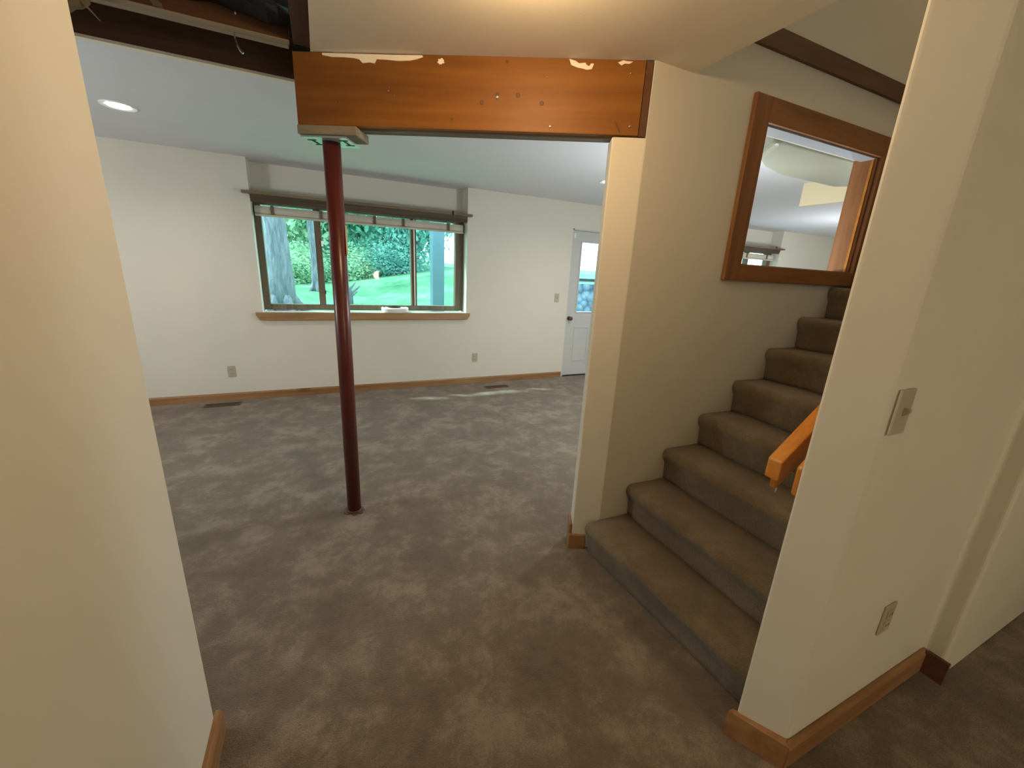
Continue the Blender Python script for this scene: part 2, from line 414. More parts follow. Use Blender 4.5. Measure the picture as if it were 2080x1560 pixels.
def dressing(dx, where):
    cx = (X0+X1)/2
    v = empty('window_valance', (cx+dx, FY-.06, 1.97), label='brown wooden valance board across the top of the '+where, cat='valance', group='wooden window valances')
    def P(x0, x1, y0, y1, z0, z1): return (x0-cx, x1-cx, y0-(FY-.06), y1-(FY-.06), z0-1.97, z1-1.97)
    mk('shelf', Bs([P(-.635, 1.647, FY-.062, FY-.003, 2.032, 2.056), P(X0+.002, X1-.002, FY-.003, 5.0, 2.032, 2.056)]), M['valance'], v, bevel=.003)
    def fas(bm):
        y = FY-(FY-.06)
        a, c = X0+.004-cx, X1-.004-cx
        prof = [(y+.012, .0), (y+.03, .0), (y+.03, .062), (y-.012, .062), (y-.006, .035)]
        extrude_profile(bm, prof, 0, a, c)
    mk('fascia', fas, M['valance_dark'], v)
    mk('bracket', Bs([P(1.40, 1.418, FY-.062, FY-.052, 2.03, 2.075)]), M['darkmetal'], v)
    b = empty('roman_blind', (cx+dx, 4.96, 1.84), label='rolled up beige blind hanging at the head of the '+where, cat='blind', group='rolled up window blinds')
    def Q(x0, x1, y0, y1, z0, z1): return (x0-cx, x1-cx, y0-4.96, y1-4.96, z0-1.84, z1-1.84)
    def roll(bm):
        a, c = X0+.018-cx, 1.575-cx
        prof = []
        zs = [1.868, 1.872, 1.885, 1.90, 1.915, 1.93, 1.94, 1.945]
        front = [(-.012, 1.872), (-.022, 1.885), (-.020, 1.90), (-.026, 1.912), (-.022, 1.928), (-.016, 1.945)]
        prof = [(.02, 1.868)] + front + [(.02, 1.945)]
        extrude_profile(bm, [(u, z-1.84) for u, z in prof], 0, a, c)
    br_ = mk('blind_roll', roll, M['blind'], b)
    mk('headrail', Bs([Q(X0+.018, 1.575, 4.955, 4.985, 1.985, 2.018)]), M['whitevinyl'], b, bevel=.003)
    mk('bottom_rail', Bs([Q(X0+.018, 1.578, 4.930, 4.975, 1.850, 1.868)]), M['blind'], b, bevel=.004)
    for x in (-.42, .02, .55, .86, 1.38):
        mk('lift_tape', Bs([Q(x, x+.028, 4.928, 4.936, 1.87, 1.95), Q(x+.011, x+.016, 4.958, 4.962, 1.94, 1.99)]), M['bronze'], br_)
    return v, b
dressing(0, 'wide window behind the red column')
v2, b2 = dressing(V0-X0, 'window seen through the framed opening')
# blind cord of the first window
def lidmesh(bm):
    lathe(bm, [(.145, 0), (.150, .004), (.155, .040), (.150, .052), (.138, .054), (.134, .046), (.06, .045)], (0, 0, 0), 40)
lid = empty('bucket_lid', (.755, FY+.075, SILL+.012), label='round white plastic bucket lid lying on the window sill', cat='lid')
mk('lid_body', lidmesh, M['whitevinyl'], lid, smooth=False)
mk('lid_ridge', lambda bm: lathe(bm, [(.118, .0452), (.118, .050), (.108, .0525), (.098, .050), (.098, .0452)], (0, 0, 0), 40), M['whitevinyl'], lid)

# ------------------------------------------------------------------ door
d = empty('door_1', (DX0, FY, 0), label='grey painted exterior door with a tall glass panel, partly hidden by the wall end', cat='door', kind='structure')
y0, y1 = .03, .075
gx0, gx1, gz0, gz1 = .178, .742, .935, 1.87
def slab(bm):
    box(bm, .02, gx0, y0, y1, .015, DZ-.02); box(bm, gx1, .90, y0, y1, .015, DZ-.02)
    box(bm, gx0, gx1, y0, y1, .015, gz0); box(bm, gx0, gx1, y0, y1, gz1, DZ-.02)
ds = mk('door_slab', slab, M['door'], d)
def jamb(bm):
    box(bm, 0, .018, 0, .12, 0, DZ); box(bm, .902, .92, 0, .12, 0, DZ); box(bm, 0, .92, 0, .12, DZ-.018, DZ)
mk('door_frame', jamb, M['door'], d)
mk('threshold', B(0, .92, .0, .14, 0, .014), M['darkmetal'], d)
mk('pane', B(gx0, gx1, .05, .056, gz0, gz1), M['glass'], d)
mk('glazing_bar', B(gx0, gx1, .035, .07, 1.355, 1.395), M['post'], d, bevel=.003)
mk('glazing_bead', Bs([(gx0-.015, gx0, y0-.008, y0, gz0-.015, gz1+.015), (gx1, gx1+.015, y0-.008, y0, gz0-.015, gz1+.015),
                       (gx0, gx1, y0-.008, y0, gz0-.015, gz0), (gx0, gx1, y0-.008, y0, gz1, gz1+.015)]), M['door'], d)
for pa in ((.17, .42, .22, .72), (.50, .75, .22, .72)):
    def rim(bm, pa=pa):
        a, b, c, e = pa
        for q in ((a, b, c, c+.014), (a, b, e-.014, e)): box(bm, q[0], q[1], y0-.006, y0, q[2], q[3])
        for q in ((a, a+.014), (b-.014, b)): box(bm, q[0], q[1], y0-.006, y0, c+.014, e-.014)
    mk('panel_moulding', rim, M['door'], ds)
mk('closer_plate', B(.022, .05, .0, .03, 1.91, 1.975), M['whitevinyl'], d)
kn = mk('door_knob', lambda bm: lathe(bm, [(.026, .03), (.028, .022), (.012, .018), (.012, -.005), (.026, -.012), (.030, -.028), (.024, -.042), (.008, -.046)], (.062, 0, .845), 20, 1), M['register'], ds, smooth=True)

# ------------------------------------------------------------------ plates and registers
def plate(name, loc, rz, label, cat, kind, mat):
    e = empty(name, loc, rz, label, cat, None)
    cp_ = mk('cover_plate', B(-.035, .035, -.006, 0, -.0575, .0575), mat, e, bevel=.003)
    if kind == 'outlet':
        for z in (-.021, .021):
            mk('receptacle', B(-.017, .017, -.009, -.005, z-.014, z+.014), mat, cp_, bevel=.004)
            mk('slot', Bs([(-.008, -.006, -.0095, -.008, z-.005, z+.005), (.006, .008, -.0095, -.008, z-.005, z+.005)]), M['darkmetal'], cp_)
    else:
        mk('switch_toggle', lambda bm: extrude_profile(bm, [(-.005, -.012), (-.005, .012), (-.018, .010), (-.018, .002)], 0, -.005, .005), mat, cp_)
    return e
plate('power_outlet', (-.915, FY, .308), 0, 'almond outlet plate low on the far wall, left of the window', 'outlet', 'outlet', M['beigeplastic'])
plate('power_outlet', (1.736, FY, .342), 0, 'almond outlet plate low on the far wall, right of the window', 'outlet', 'outlet', M['beigeplastic'])
plate('light_switch', (2.90, FY, 1.125), 0, 'almond light switch on the far wall beside the glazed door', 'light switch', 'switch', M['beigeplastic'])
plate('light_switch', (1.242, RY0, 1.165), 0, 'grey beige light switch near the edge of the right partition', 'light switch', 'switch', M['beigeplastic'])
plate('power_outlet', (1.598, RY0, .415), 0, 'outlet plate low on the shaded side of the right partition', 'outlet', 'outlet', M['beigeplastic'])
def register(loc, rz, label):
    e = empty('floor_register', loc, rz, label, 'floor vent', 'brown floor registers')
    mk('register_frame', Bs([(-.155, .155, -.05, -.038, 0, .006), (-.155, .155, .038, .05, 0, .006), (-.155, -.14, -.038, .038, 0, .006), (.14, .155, -.038, .038, 0, .006)]), M['register'], e)
    mk('louvre', Bs([(-.14+.014*i, -.14+.014*i+.006, -.038, .038, .001, .005) for i in range(20)]), M['register'], e)
register((-1.0, 4.70, .001), 0, 'brown floor register by the far baseboard, left of the red column')
register((1.95, 4.60, .001), 0, 'brown floor register by the far baseboard, near the door')

# ------------------------------------------------------------------ beam, cap block, column
BX0, BX1 = -.050, 1.235
bl = (BX1-BX0)/math.cos(ang)
bo = empty('timber_beam', (BX0, beamy(BX0), 0), ang, 'thick orange stained timber beam across the opening, plaster scraps on its top edge', 'beam')
BZ0, BZ1 = 2.012, NCEIL+.0
mk('beam_face', B(0, bl, 0, .038, BZ0, BZ1), M['beam'], bo, bevel=.002)
mk('beam_ply', B(.0, bl-.03, .038, .078, BZ0-.006, BZ1), M['ply'], bo, bevel=.003)
mk('beam_ply', B(.012, bl-.03, .078, .110, BZ0-.0, BZ1), M['ply'], bo, bevel=.003)
mk('end_board', B(bl+.002, bl+.030, .006, .034, BZ0-.002, BZ1-.002), M['walnut'], bo)
def patch(bm, cx, cz, w, h, seed, n=18):
    rnd = random.Random(seed); pts = []
    for i in range(n):
        a = 2*math.pi*i/n; k = rnd.uniform(.55, 1.0)
        pts.append((cx+w*.5*k*math.cos(a), cz+h*.5*k*math.sin(a)))
    extrude_profile(bm, pts, 1, -.0022, 0)
def strip(bm):
    # torn strip of plaster along the left part of the top edge
    up = [(.14, 2.279), (.62, 2.272)]
    xs = [.13, .17, .22, .26, .285, .30, .33, .35, .36, .40, .45, .50, .53, .555]
    zs = [2.268, 2.262, 2.262, 2.260, 2.256, 2.243, 2.246, 2.243, 2.258, 2.257, 2.254, 2.256, 2.262, 2.270]
    pts = [(x, z) for x, z in zip(xs, zs)] + [(.55, 2.2755), (.46, 2.2745), (.13, 2.2755)]
    extrude_profile(bm, pts, 1, -.003, 0)
mk('plaster_scrap', strip, M['plaster'], bo)
mk('plaster_scrap', lambda bm: patch(bm, .628, 2.257, .034, .028, 3), M['plaster'], bo)
def torn(bm):
    pts = [(1.150, 2.276), (1.160, 2.255), (1.185, 2.247), (1.205, 2.244), (1.225, 2.240), (1.243, 2.243), (1.25, 2.262), (1.238, 2.262), (1.232, 2.253), (1.222, 2.256), (1.215, 2.264), (1.19, 2.262), (1.175, 2.270)]
    extrude_profile(bm, pts, 1, -.0025, 0)
mk('plaster_scrap', torn, M['plaster'], bo)
mk('plaster_scrap', lambda bm: extrude_profile(bm, [(1.345, 2.268), (1.36, 2.258), (1.372, 2.265), (1.39, 2.264), (1.405, 2.272), (1.38, 2.273), (1.365, 2.276)], 1, -.002, 0), M['plaster'], bo)
for (x, z, r) in ((.865, 2.135, .007), (.405, 2.146, .004), (.43, 2.128, .0035), (.41, 2.158, .003), (1.09, 2.035, .004), (1.40, 2.232, .004), (.19, 2.10, .003), (1.065, 2.21, .003), (1.42, 2.045, .005)):
    mk('nail_head', lambda bm, x=x, z=z, r=r: lathe(bm, [(r, 0), (r, -.003), (r*.5, -.005)], (x, 0, z), 10, 1), M['chrome'], bo)
for (x, z, r) in ((.80, 2.115, .006), (.655, 2.145, .004), (.675, 2.05, .004), (.95, 2.145, .006), (.865, 2.145, .005), (1.05, 2.118, .006), (.90, 2.262, .004)):
    mk('bolt_hole', lambda bm, x=x, z=z, r=r: lathe(bm, [(r*1.5, 0), (r, -.0012)], (x, 0, z), 12, 1), M['walnut'], bo)
mk('scratch', lambda bm: extrude_profile(bm, [(1.355, 2.06), (1.362, 2.06), (1.385, 2.02), (1.378, 2.02)], 1, -.0012, 0), M['walnut'], bo)

cap = empty('cap_block', (BX0, beamy(BX0), 1.974), ang, 'grey weathered wood block between the beam and the red column', 'wood block')
mk('block_body', B(.0, .262, -.010, .125, .0, .036), M['block'], cap, bevel=.004)
def capplate(bm):
    box(bm, .045, .228, .012, .150, -.008, 0)
col = empty('steel_column', (.083, 2.325, 0), 0, 'dark red painted round steel column standing on the carpet', 'column')
def colm(bm):
    t = Vector((.081-.083, 2.225-2.325, 1.966)); b = Vector((0, 0, .0))
    tube(bm, [b, b.lerp(t, .5), t], .0385, 28)
mk('pole', colm, M['red'], col, smooth=True)
cp = mk('cap_plate', lambda bm: None, M['steel'], col)
bm = bmesh.new(); mt_ = Matrix.Translation(Vector((.081-.083, 2.225-2.325, 1.970))) @ Matrix.Rotation(ang, 4, 'Z')
vs = box(bm, -.10, .10, -.075, .075, -.004, .0035)
bmesh.ops.transform(bm, matrix=mt_, verts=bm.verts); bm.to_mesh(cp.data); bm.free()
def slots(bm):
    for sx in (-1, 1):
        for sy in (-1, 1):
            box(bm, sx*.072-.020, sx*.072+.020, sy*.035-.005, sy*.035+.005, -.0052, -.0040)
        box(bm, sx*.072-.006, sx*.072+.006, -.030, .030, -.0052, -.0040)
    bmesh.ops.transform(bm, matrix=mt_, verts=bm.verts)
mk('plate_slot', slots, M['darkmetal'], col)
def tagm(bm):
    b = Vector((0, 0, 0)); t = Vector((-.002, -.10, 1.966))
    c = b.lerp(t, .80); box(bm, .034, .0415, c.y-.022, c.y+.012, c.z-.09, c.z+.045)
mk('paper_label', tagm, M['plaster'], col)
def cutring(bm):
    rnd = random.Random(4); pts = [((.052+rnd.uniform(-.008, .014))*math.cos(2*math.pi*k/22), (.052+rnd.uniform(-.008, .014))*math.sin(2*math.pi*k/22)) for k in range(22)]
    prism(bm, pts, .0, .005)
mk('frayed_cut', cutring, M['walnut'], col)
mk('base_foot', lambda bm: lathe(bm, [(.043, 0), (.044, .012), (.0395, .016)], (0, 0, 0), 24), M['walnut'], col)

# ------------------------------------------------------------------ open joist bay
J = lambda *a, **k: tag(*a, **k)
ja = empty('floor_joist', (-3.5, 2.71, CEIL), 0, 'dark brown rim board along the cut edge of the white ceiling', 'joist')
mk('board', B(0, 3.44, 0, .038, -.0, .26), M['beam_dark'], ja)
mk('drywall_edge', B(0, 3.44, .004, .040, -.012, 0), M['plaster'], ja)
jb = empty('floor_joist', (-3.5, 2.13, 2.285), 0, 'double joist with pale bottom edges, ending at the timber beam', 'joist')
mk('board', B(0, 3.445, 0, .003, .003, .32), M['beam_dark'], jb)
mk('board_core', B(0, 3.445, .0032, .042, 0, .32), M['joist_edge'], jb, bevel=.003)
mk('board_core', B(0, 3.44, .044, .084, .002, .32), M['joist_edge'], jb, bevel=.003)
jc = tag(mk('floor_joist', B(-.042, .018, -.6, beamy(.0)-.03, NCEIL+.005, 2.61), M['joist_y']), 'dark joist running towards the viewer beside the ceiling edge', 'joist')
def duct(bm):
    # crumpled black plastic: a slab whose underside sags and folds
    rnd = random.Random(11); nx, ny = 70, 14
    lo, hi = {}, {}
    for i in range(nx+1):
        for j in range(ny+1):
            x = -2.7 + 2.655*i/nx; y = 1.42 + .70*j/ny
            z = 2.338 + .012*math.sin(x*17+y*9) + .010*math.sin(y*31-x*6) + rnd.uniform(-.006, .006) + .05*(1-j/ny)
            lo[i, j] = bm.verts.new((x, y, z)); hi[i, j] = bm.verts.new((x, y, 2.595))
    for i in range(nx):
        for j in range(ny):
            bm.faces.new([lo[i, j], lo[i, j+1], lo[i+1, j+1], lo[i+1, j]]); bm.faces.new([hi[i, j], hi[i+1, j], hi[i+1, j+1], hi[i, j+1]])
    for i in range(nx):
        for j in (0, ny): bm.faces.new([lo[i, j], lo[i+1, j], hi[i+1, j], hi[i, j]])
    for j in range(ny):
        for i in (0, nx): bm.faces.new([lo[i, j], lo[i, j+1], hi[i, j+1], hi[i, j]])
S(mk('trim_2', B(-3.5, -.05, -2.5, 2.72, 2.60, 2.62), M['black']), 'black sheet under the boards above the open joists', 'subfloor')
tag(mk('plastic_wrap', duct, M['black']), 'crumpled black plastic stuffed between the dark joists', 'plastic')
wad = mk('insulation_wad', lambda bm: bmesh.ops.create_icosphere(bm, subdivisions=3, radius=.06, matrix=Matrix.Translation((-.73, 2.155, 2.275)) @ Matrix.Diagonal((1.1, .6, .9, 1))), M['insul'], smooth=True)
dm = wad.modifiers.new('d', 'DISPLACE'); tx = bpy.data.textures.new('clouds', 'CLOUDS'); tx.noise_scale = .04; dm.texture = tx; dm.strength = .03
tag(wad, 'grey tuft of insulation hanging from the joist by the left wall', 'insulation')
tag(mk('wire_scrap', lambda bm: tube(bm, [(-.685, 2.14, 2.262), (-.66, 2.135, 2.235), (-.635, 2.13, 2.205)], [.004, .003, .0015], 6), M['joist_edge']), 'thin pale splinter poking from the insulation tuft', 'splinter')
tag(mk('hanging_wire', lambda bm: tube(bm, [(-.245, 2.17, 2.285), (-.245, 2.168, 2.262), (-.238, 2.166, 2.240), (-.230, 2.166, 2.225), (-.222, 2.165, 2.218)], [.003, .003, .003, .004, .004], 6), M['chrome']), 'short bent wire hanging from the pale joist edge', 'wire')
tag(mk('paper_scrap', lambda bm: extrude_profile(bm, [(-.489, 2.304), (-.478, 2.290), (-.450, 2.289), (-.455, 2.302), (-.470, 2.312)], 1, 2.1265, 2.1298), M['insul']), 'pale scrap of paper stuck low on the face of the double joist', 'paper')
for p in ((-.050, 2.06, 2.358, 'small shiny clip beside the joist that runs towards the viewer'), (-.229, 2.124, 2.333, 'small shiny clip on the double joist below the black plastic')):
    tag(mk('metal_clip', lambda bm, p=p: bmesh.ops.create_icosphere(bm, subdivisions=2, radius=.007, matrix=Matrix.Translation(p[:3]) @ Matrix.Diagonal((.7, .7, 1.5, 1))), M['chrome'], smooth=True), p[3], 'clip')

# ------------------------------------------------------------------ stairs
NX, RUN, RISE = 1.187, .2315, .1805
st = empty('staircase', (NX, (RY1+SY)/2, 0), 0, 'brown carpeted stairs climbing between the stair wall and the right partition', 'stairs')
hw = (SY-RY1)/2 - .002
def step(i):
    def fn(bm):
        z1 = RISE*(i+1); z0 = RISE*i - (.0 if i == 0 else .012); x = i*RUN
        xe = x + RUN + .03
        r = .033; pts = [(x+.034, z0)]
        pts += [(x+.030, z0+.03), (x+.024, z1-.085), (x+.010, z1-.062)]
        for k in range(7):
            a = math.pi*(1.12 - k*.62/6); pts.append((x+r+math.cos(a)*r, z1-r+math.sin(a)*r))
        pts += [(x+.10, z1-.001), (x+.18, z1-.003), (xe+.01, z1-.004), (xe+.01, z0)]
        ny = 8
        rings = []
        for j in range(ny+1):
            t = j/ny; y = -hw + 2*hw*t
            sk = (.030*(1-t) - .012*t) if i == 0 else .003*math.sin(j*1.7+i)
            # ease the free left end of the lowest nosing
            rings.append([bm.verts.new((u+(sk if u < x+.15 else 0), y, z - (.002*math.sin(j*2.1+i) if z > z1-.05 else 0))) for u, z in pts])
        for a, b in zip(rings, rings[1:]):
            for q in range(len(pts)): bm.faces.new([a[q], a[(q+1) % len(pts)], b[(q+1) % len(pts)], b[q]])
        bm.faces.new(rings[0]); bm.faces.new(rings[-1][::-1])
    return fn
for i in range(14):
    o = mk('step', step(i), M['carpet_stair'], st)
    for p in o.data.polygons: p.use_smooth = len(p.vertices) == 4
    if i == 0: o['label'] = 'lowest step'
S(mk('floor_upper', B(NX+14*RUN+.02, 6.0, RY1+.001, SY-.001, 14*RISE-.05, 14*RISE), M['carpet_stair']), 'carpeted landing at the top of the stairs', 'floor')

# brown trim strip high on the stair wall
S(mk('trim_3', B(EX+.005, 5.98, SY-.018, SY-.0, 2.462, 2.545), M['walnut']), 'dark brown trim board high on the stair wall', 'trim')

# framed opening
w3 = empty('window_3', ((OX0+OX1)/2, SY, 0), 0, 'brown wood framed opening in the stair wall looking into the far room', 'opening', kind='structure')
ocx = (OX0+OX1)/2
def O(*l): return Bs([(a-ocx, b-ocx, c-SY, e-SY, f, g) for a, b, c, e, f, g in l])
cw = .103
mk('casing', O((OX0-cw, OX0+.006, SY-.022, SY-.0005, OZ0-.075, OZ1+.10)), M['case_z'], w3, bevel=.004)
mk('casing', O((OX1-.006, OX1+.092, SY-.022, SY-.0005, OZ0-.075, OZ1+.10)), M['case_z'], w3, bevel=.004)
mk('casing', O((OX0+.006, OX1-.006, SY-.022, SY-.0005, OZ1-.006, OZ1+.10)), M['case_x'], w3, bevel=.004)
mk('casing', O((OX0+.006, OX1-.006, SY-.022, SY-.0005, OZ0-.075, OZ0+.006)), M['case_x'], w3, bevel=.004)
mk('side_jamb', O((OX1-.018, OX1-.001, SY-.001, SY+ST+.002, OZ0, OZ1)), M['case_z'], w3)
mk('side_jamb', O((OX0+.001, OX0+.018, SY-.001, SY+ST+.002, OZ0, OZ1)), M['case_z'], w3)
mk('head_jamb', O((OX0+.018, OX1-.018, SY+.005, SY+.085, OZ1-.012, OZ1-.001)), M['greyjamb'], w3)
mk('stool', O((OX0+.018, OX1-.018, SY+.0, SY+ST+.002, OZ0+.001, OZ0+.010)), M['case_x'], w3)
mk('stop_bead', O((OX1-.026, OX1-.018, SY+.012, SY+.024, OZ0+.01, OZ1-.013)), M['rail'], w3)

# handrail on the stair side of the right partition
hr = empty('handrail', (1.12, RY1, .905), 0, 'orange oak handrail on the stair side of the right partition', 'handrail')
sl = RISE/RUN; L_ = 3.1
def bar(bm, y0, y1, zlo, zhi, x0, ln, cut=0):
    vs = box(bm, x0, x0+ln, y0, y1, zlo, zhi)
    for v in bm.verts: v.co.z += (v.co.x) * sl
mk('rail', lambda bm: bar(bm, .058, .100, -.030, .030, .03, L_), M['rail'], hr, bevel=.004, seg=2)
mk('rail_web', lambda bm: bar(bm, .066, .090, -.075, -.028, .045, L_-.02), M['rail'], hr, bevel=.006)
mk('backing_board', lambda bm: bar(bm, .001, .020, -.045, .040, .028, L_-.10), M['rail'], hr, bevel=.006)
for x in (.12, 1.2, 2.4):
    mk('bracket', lambda bm, x=x: tube(bm, [(x, .018, -.07+x*sl), (x, .045, -.095+x*sl), (x, .075, -.088+x*sl)], .006, 8), M['chrome'], hr)
mk('screw', lambda bm: lathe(bm, [(.004, -.022), (.005, -.006), (.005, .012)], (.062, .078, -.030), 8, 2), M['chrome'], hr)

# ------------------------------------------------------------------ light fixtures
def can(loc, label, power):
    e = empty('recessed_light', loc, 0, label, 'ceiling light', 'recessed lights in the far room ceiling')
    mk('trim_ring', lambda bm: lathe(bm, [(.060, -.001), (.092, -.008), (.095, -.002), (.095, .0), (.060, 0)][::-1], (0, 0, 0), 32), M['whitevinyl'], e)
    mk('lens', lambda bm: lathe(bm, [(.060, -.001), (.056, -.007), (.03, -.012), (.01, -.0125)], (0, 0, 0), 28), M['canglow'], e, smooth=True)
    l = light('lamp', 'SPOT', (0, 0, -.03), power, (1, .87, .78), .05, spot_size=math.radians(160), spot_blend=1.0); l.parent = e
    return e
can((-1.12, 3.79, CEIL), 'lit recessed ceiling light near the left wall', CAN_W)
can((2.66, 3.62, CEIL), 'recessed ceiling light near the door, hidden behind the wall end', CAN_W)
can((6.2, 3.2, CEIL), 'added unseen fill light at the right end of the far room ceiling', CAN_W)  # added light, unseen; extra brightness for the far room
# flush dome over the near hall, just above the frame
dl = empty('dome_light', (.52, 1.13, NCEIL), 0, 'flush dome ceiling lamp of the near hall, just above the picture', 'ceiling light')
mk('lamp_base', lambda bm: lathe(bm, [(.12, 0), (.125, -.015), (.115, -.02)], (0, 0, 0), 32), M['whitevinyl'], dl)
l = light('lamp', 'POINT', (0, 0, -.08), LAMP_W, (1, .66, .34), .05); l.parent = dl
sc_ = empty('hall_fill', (1.45, -2.5, 1.15), 0, 'added unseen fill lamp behind the viewer', 'wall lamp')  # added lamp, unseen; brightens the hall face of the right partition
mk('back_plate', lambda bm: lathe(bm, [(.06, .0), (.06, .015), (.05, .02)], (0, 0, 0), 24, 1), M['whitevinyl'], sc_)
l = light('lamp', 'POINT', (0, .18, 0), HALL_W, (1, .84, .62), .12); l.parent = sc_
for x, y, z, w in ((-2.6, 2.5, 1.45, 1.0), (2.6, 2.3, 1.42, .8), (6.6, 3.2, 1.5, .7)):  # added fill lights, unseen; they brighten the far ceiling and walls
    fl = empty('fill_lamp', (x, y, 0), 0, 'added unseen fill lamp in the far room at x %.0f' % x, 'fill light')
    fl['label'] = {-2.6: 'added unseen fill lamp at the left end of the far room', 2.6: 'added unseen fill lamp behind the stair wall', 6.6: 'added unseen fill lamp at the right end of the far room'}[x]
    mk('base', lambda bm: lathe(bm, [(.13, 0), (.13, .015), (.02, .025)], (0, 0, 0), 24), M['darkmetal'], fl)
    mk('pole', lambda bm, z=z: tube(bm, [(0, 0, .02), (0, 0, z-.16)], .010, 10), M['darkmetal'], fl)
    l = light('lamp', 'POINT', (0, 0, z), FILL_W*w, (.93, .98, 1), .12); l.parent = fl
dl3 = empty('dome_light', (4.2, 1.03, TOP), 0, 'added unseen fill lamp at the top of the stairwell', 'ceiling light')  # added lamp, unseen; lifts the upper stairwell walls
mk('lamp_base', lambda bm: lathe(bm, [(.12, 0), (.125, -.015), (.115, -.02)], (0, 0, 0), 32), M['whitevinyl'], dl3)
l = light('lamp', 'POINT', (0, 0, -.15), UP_W, (1, .74, .46), .08); l.parent = dl3

# fluorescent wraparound and cream bulkhead seen through the opening
fx = empty('wraparound_light', (3.08, 1.90, CEIL-.002), 0, 'long unlit fluorescent ceiling fixture seen through the framed opening', 'ceiling light')
def wrap(bm):
    lo = [(2.40, 1.66), (2.36, 1.72), (2.52, 1.93), (2.76, 2.05), (3.02, 2.12), (3.68, 2.12), (3.78, 2.02), (3.78, 1.66)]
    cx_, cy_ = 3.08, 1.90
    a = [bm.verts.new((x-cx_, y-cy_, -.149)) for x, y in lo]
    b = [bm.verts.new(((x-cx_)*1.03, (y-cy_)*1.06, -.075)) for x, y in lo]
    c = [bm.verts.new(((x-cx_)*.96, (y-cy_)*.94, 0)) for x, y in lo]
    n = len(lo)
    for p, q in ((a, b), (b, c)):
        for k in range(n): bm.faces.new([p[k], p[(k+1) % n], q[(k+1) % n], q[k]])
    bm.faces.new(a); bm.faces.new(c[::-1])
mk('fixture_lens', wrap, M['lens'], fx, bevel=.03, seg=4)
S(mk('trim_4', B(4.08, 4.12, SY+ST, 2.60, 2.155, CEIL), M['cream']), 'bulkhead with warm light put into its cream colour, under the far room ceiling, seen through the framed opening', 'bulkhead')

# ------------------------------------------------------------------ outdoors
def sm(t): t = max(0, min(1, t)); return t*t*(3-2*t)
def gz(x, y):
    z = .42 + .33*max(0, (y-5.2))/13 + .75*sm(x/5)
    return z
def ground(bm):
    nx, ny = 70, 60
    xs = np.linspace(-22, 40, nx); ys = np.concatenate([np.linspace(5.2, 8.0, 14), np.linspace(8.4, 60, ny-14)])
    g = {}
    for i, x in enumerate(xs):
        for j, y in enumerate(ys):
            g[i, j] = bm.verts.new((x, y, gz(x, min(y, 30)) + .05*math.sin(x*1.3)*math.sin(y*.9)))
    for i in range(nx-1):
        for j in range(ny-1):
            if xs[i+1] > 2.6 and xs[i] < 12 and ys[j] < 7.0: continue
            bm.faces.new([g[i, j], g[i+1, j], g[i+1, j+1], g[i, j+1]])
gr = mk('ground', ground, M['lawn'], smooth=True); S(gr, 'bright green lawn rising away from the house', 'lawn')
S(mk('ground_patio', B(1.8, 12.6, 5.17, 7.4, -.1, -.02), M['stone']), 'sunken grey paving outside the glazed door', 'patio')
tag(mk('retaining_wall', Bs([(2.5, 12.6, 7.0, 7.35, -.05, 1.27), (2.35, 2.65, 5.2, 7.2, -.05, .62)]), M['stone']), 'blue grey rubble retaining wall outside the glazed door', 'stone wall')
tag(mk('porch_post', B(1.60, 1.79, 6.55, 6.74, gz(1.7, 6.6)-.08, 3.3), M['post'], bevel=.008), 'blue grey square porch post outside the right window pane', 'post')

def trunk(bm, x, y, z0, h, r, lean=0, seed=0):
    rnd = random.Random(seed); pts = []; rs = []
    for k in range(12):
        t = k/11; pts.append((x+lean*t*h+rnd.uniform(-.02, .02), y, z0-.1+h*t)); rs.append(r*(1.35 if k == 0 else 1.12 if k == 1 else 1-.35*t))
    tube(bm, pts, rs, 20)
    for k in range(6):
        a = k*1.05+seed; tube(bm, [(x+r*.5*math.cos(a), y+r*.5*math.sin(a), z0+.35), (x+r*1.3*math.cos(a), y+r*1.3*math.sin(a), z0+.10), (x+r*2.4*math.cos(a), y+r*2.4*math.sin(a), z0-.06)], [r*.5, r*.42, r*.2], 8)
def leaves(n, rx, ry, rz, size, seed, shell=.6):
    rg = np.random.default_rng(seed)
    u = rg.normal(size=(n, 3)); u /= np.linalg.norm(u, axis=1)[:, None]
    clump = rg.normal(size=(26, 3)); clump /= np.linalg.norm(clump, axis=1)[:, None]
    rad = shell + (1-shell)*rg.random(n)
    idx = rg.integers(0, 26, n)
    p = (.55*u*rad[:, None] + .75*clump[idx]*(.5+.35*rg.random((n, 1))))*np.array([rx, ry, rz])
    t = rg.normal(size=(n, 3)); t /= np.linalg.norm(t, axis=1)[:, None]
    b = np.cross(t, rg.normal(size=(n, 3))); b /= np.linalg.norm(b, axis=1)[:, None]
    s = size*(.6+.8*rg.random((n, 1)))
    v = np.stack([p-t*s, p-b*s*.5, p+t*s, p+b*s*.5], 1).reshape(-1, 3)
    me = bpy.data.meshes.new('foliage'); f = np.arange(4*n).reshape(-1, 4)
    me.from_pydata(v.tolist(), [], f.tolist()); return me
FM = {k: leaves(9000, 1, 1, 1, .045, s) for k, s in (('a', 1), ('b', 2), ('c', 3))}
def foliage(kind, mat, parent, loc, sc, rz=0):
    me = FM[kind].copy(); me.materials.append(M[mat])
    o = bpy.data.objects.new('foliage', me); COL.objects.link(o); o.parent = parent; o.location = loc; o.scale = sc; o.rotation_euler = (0, 0, rz)
    return o
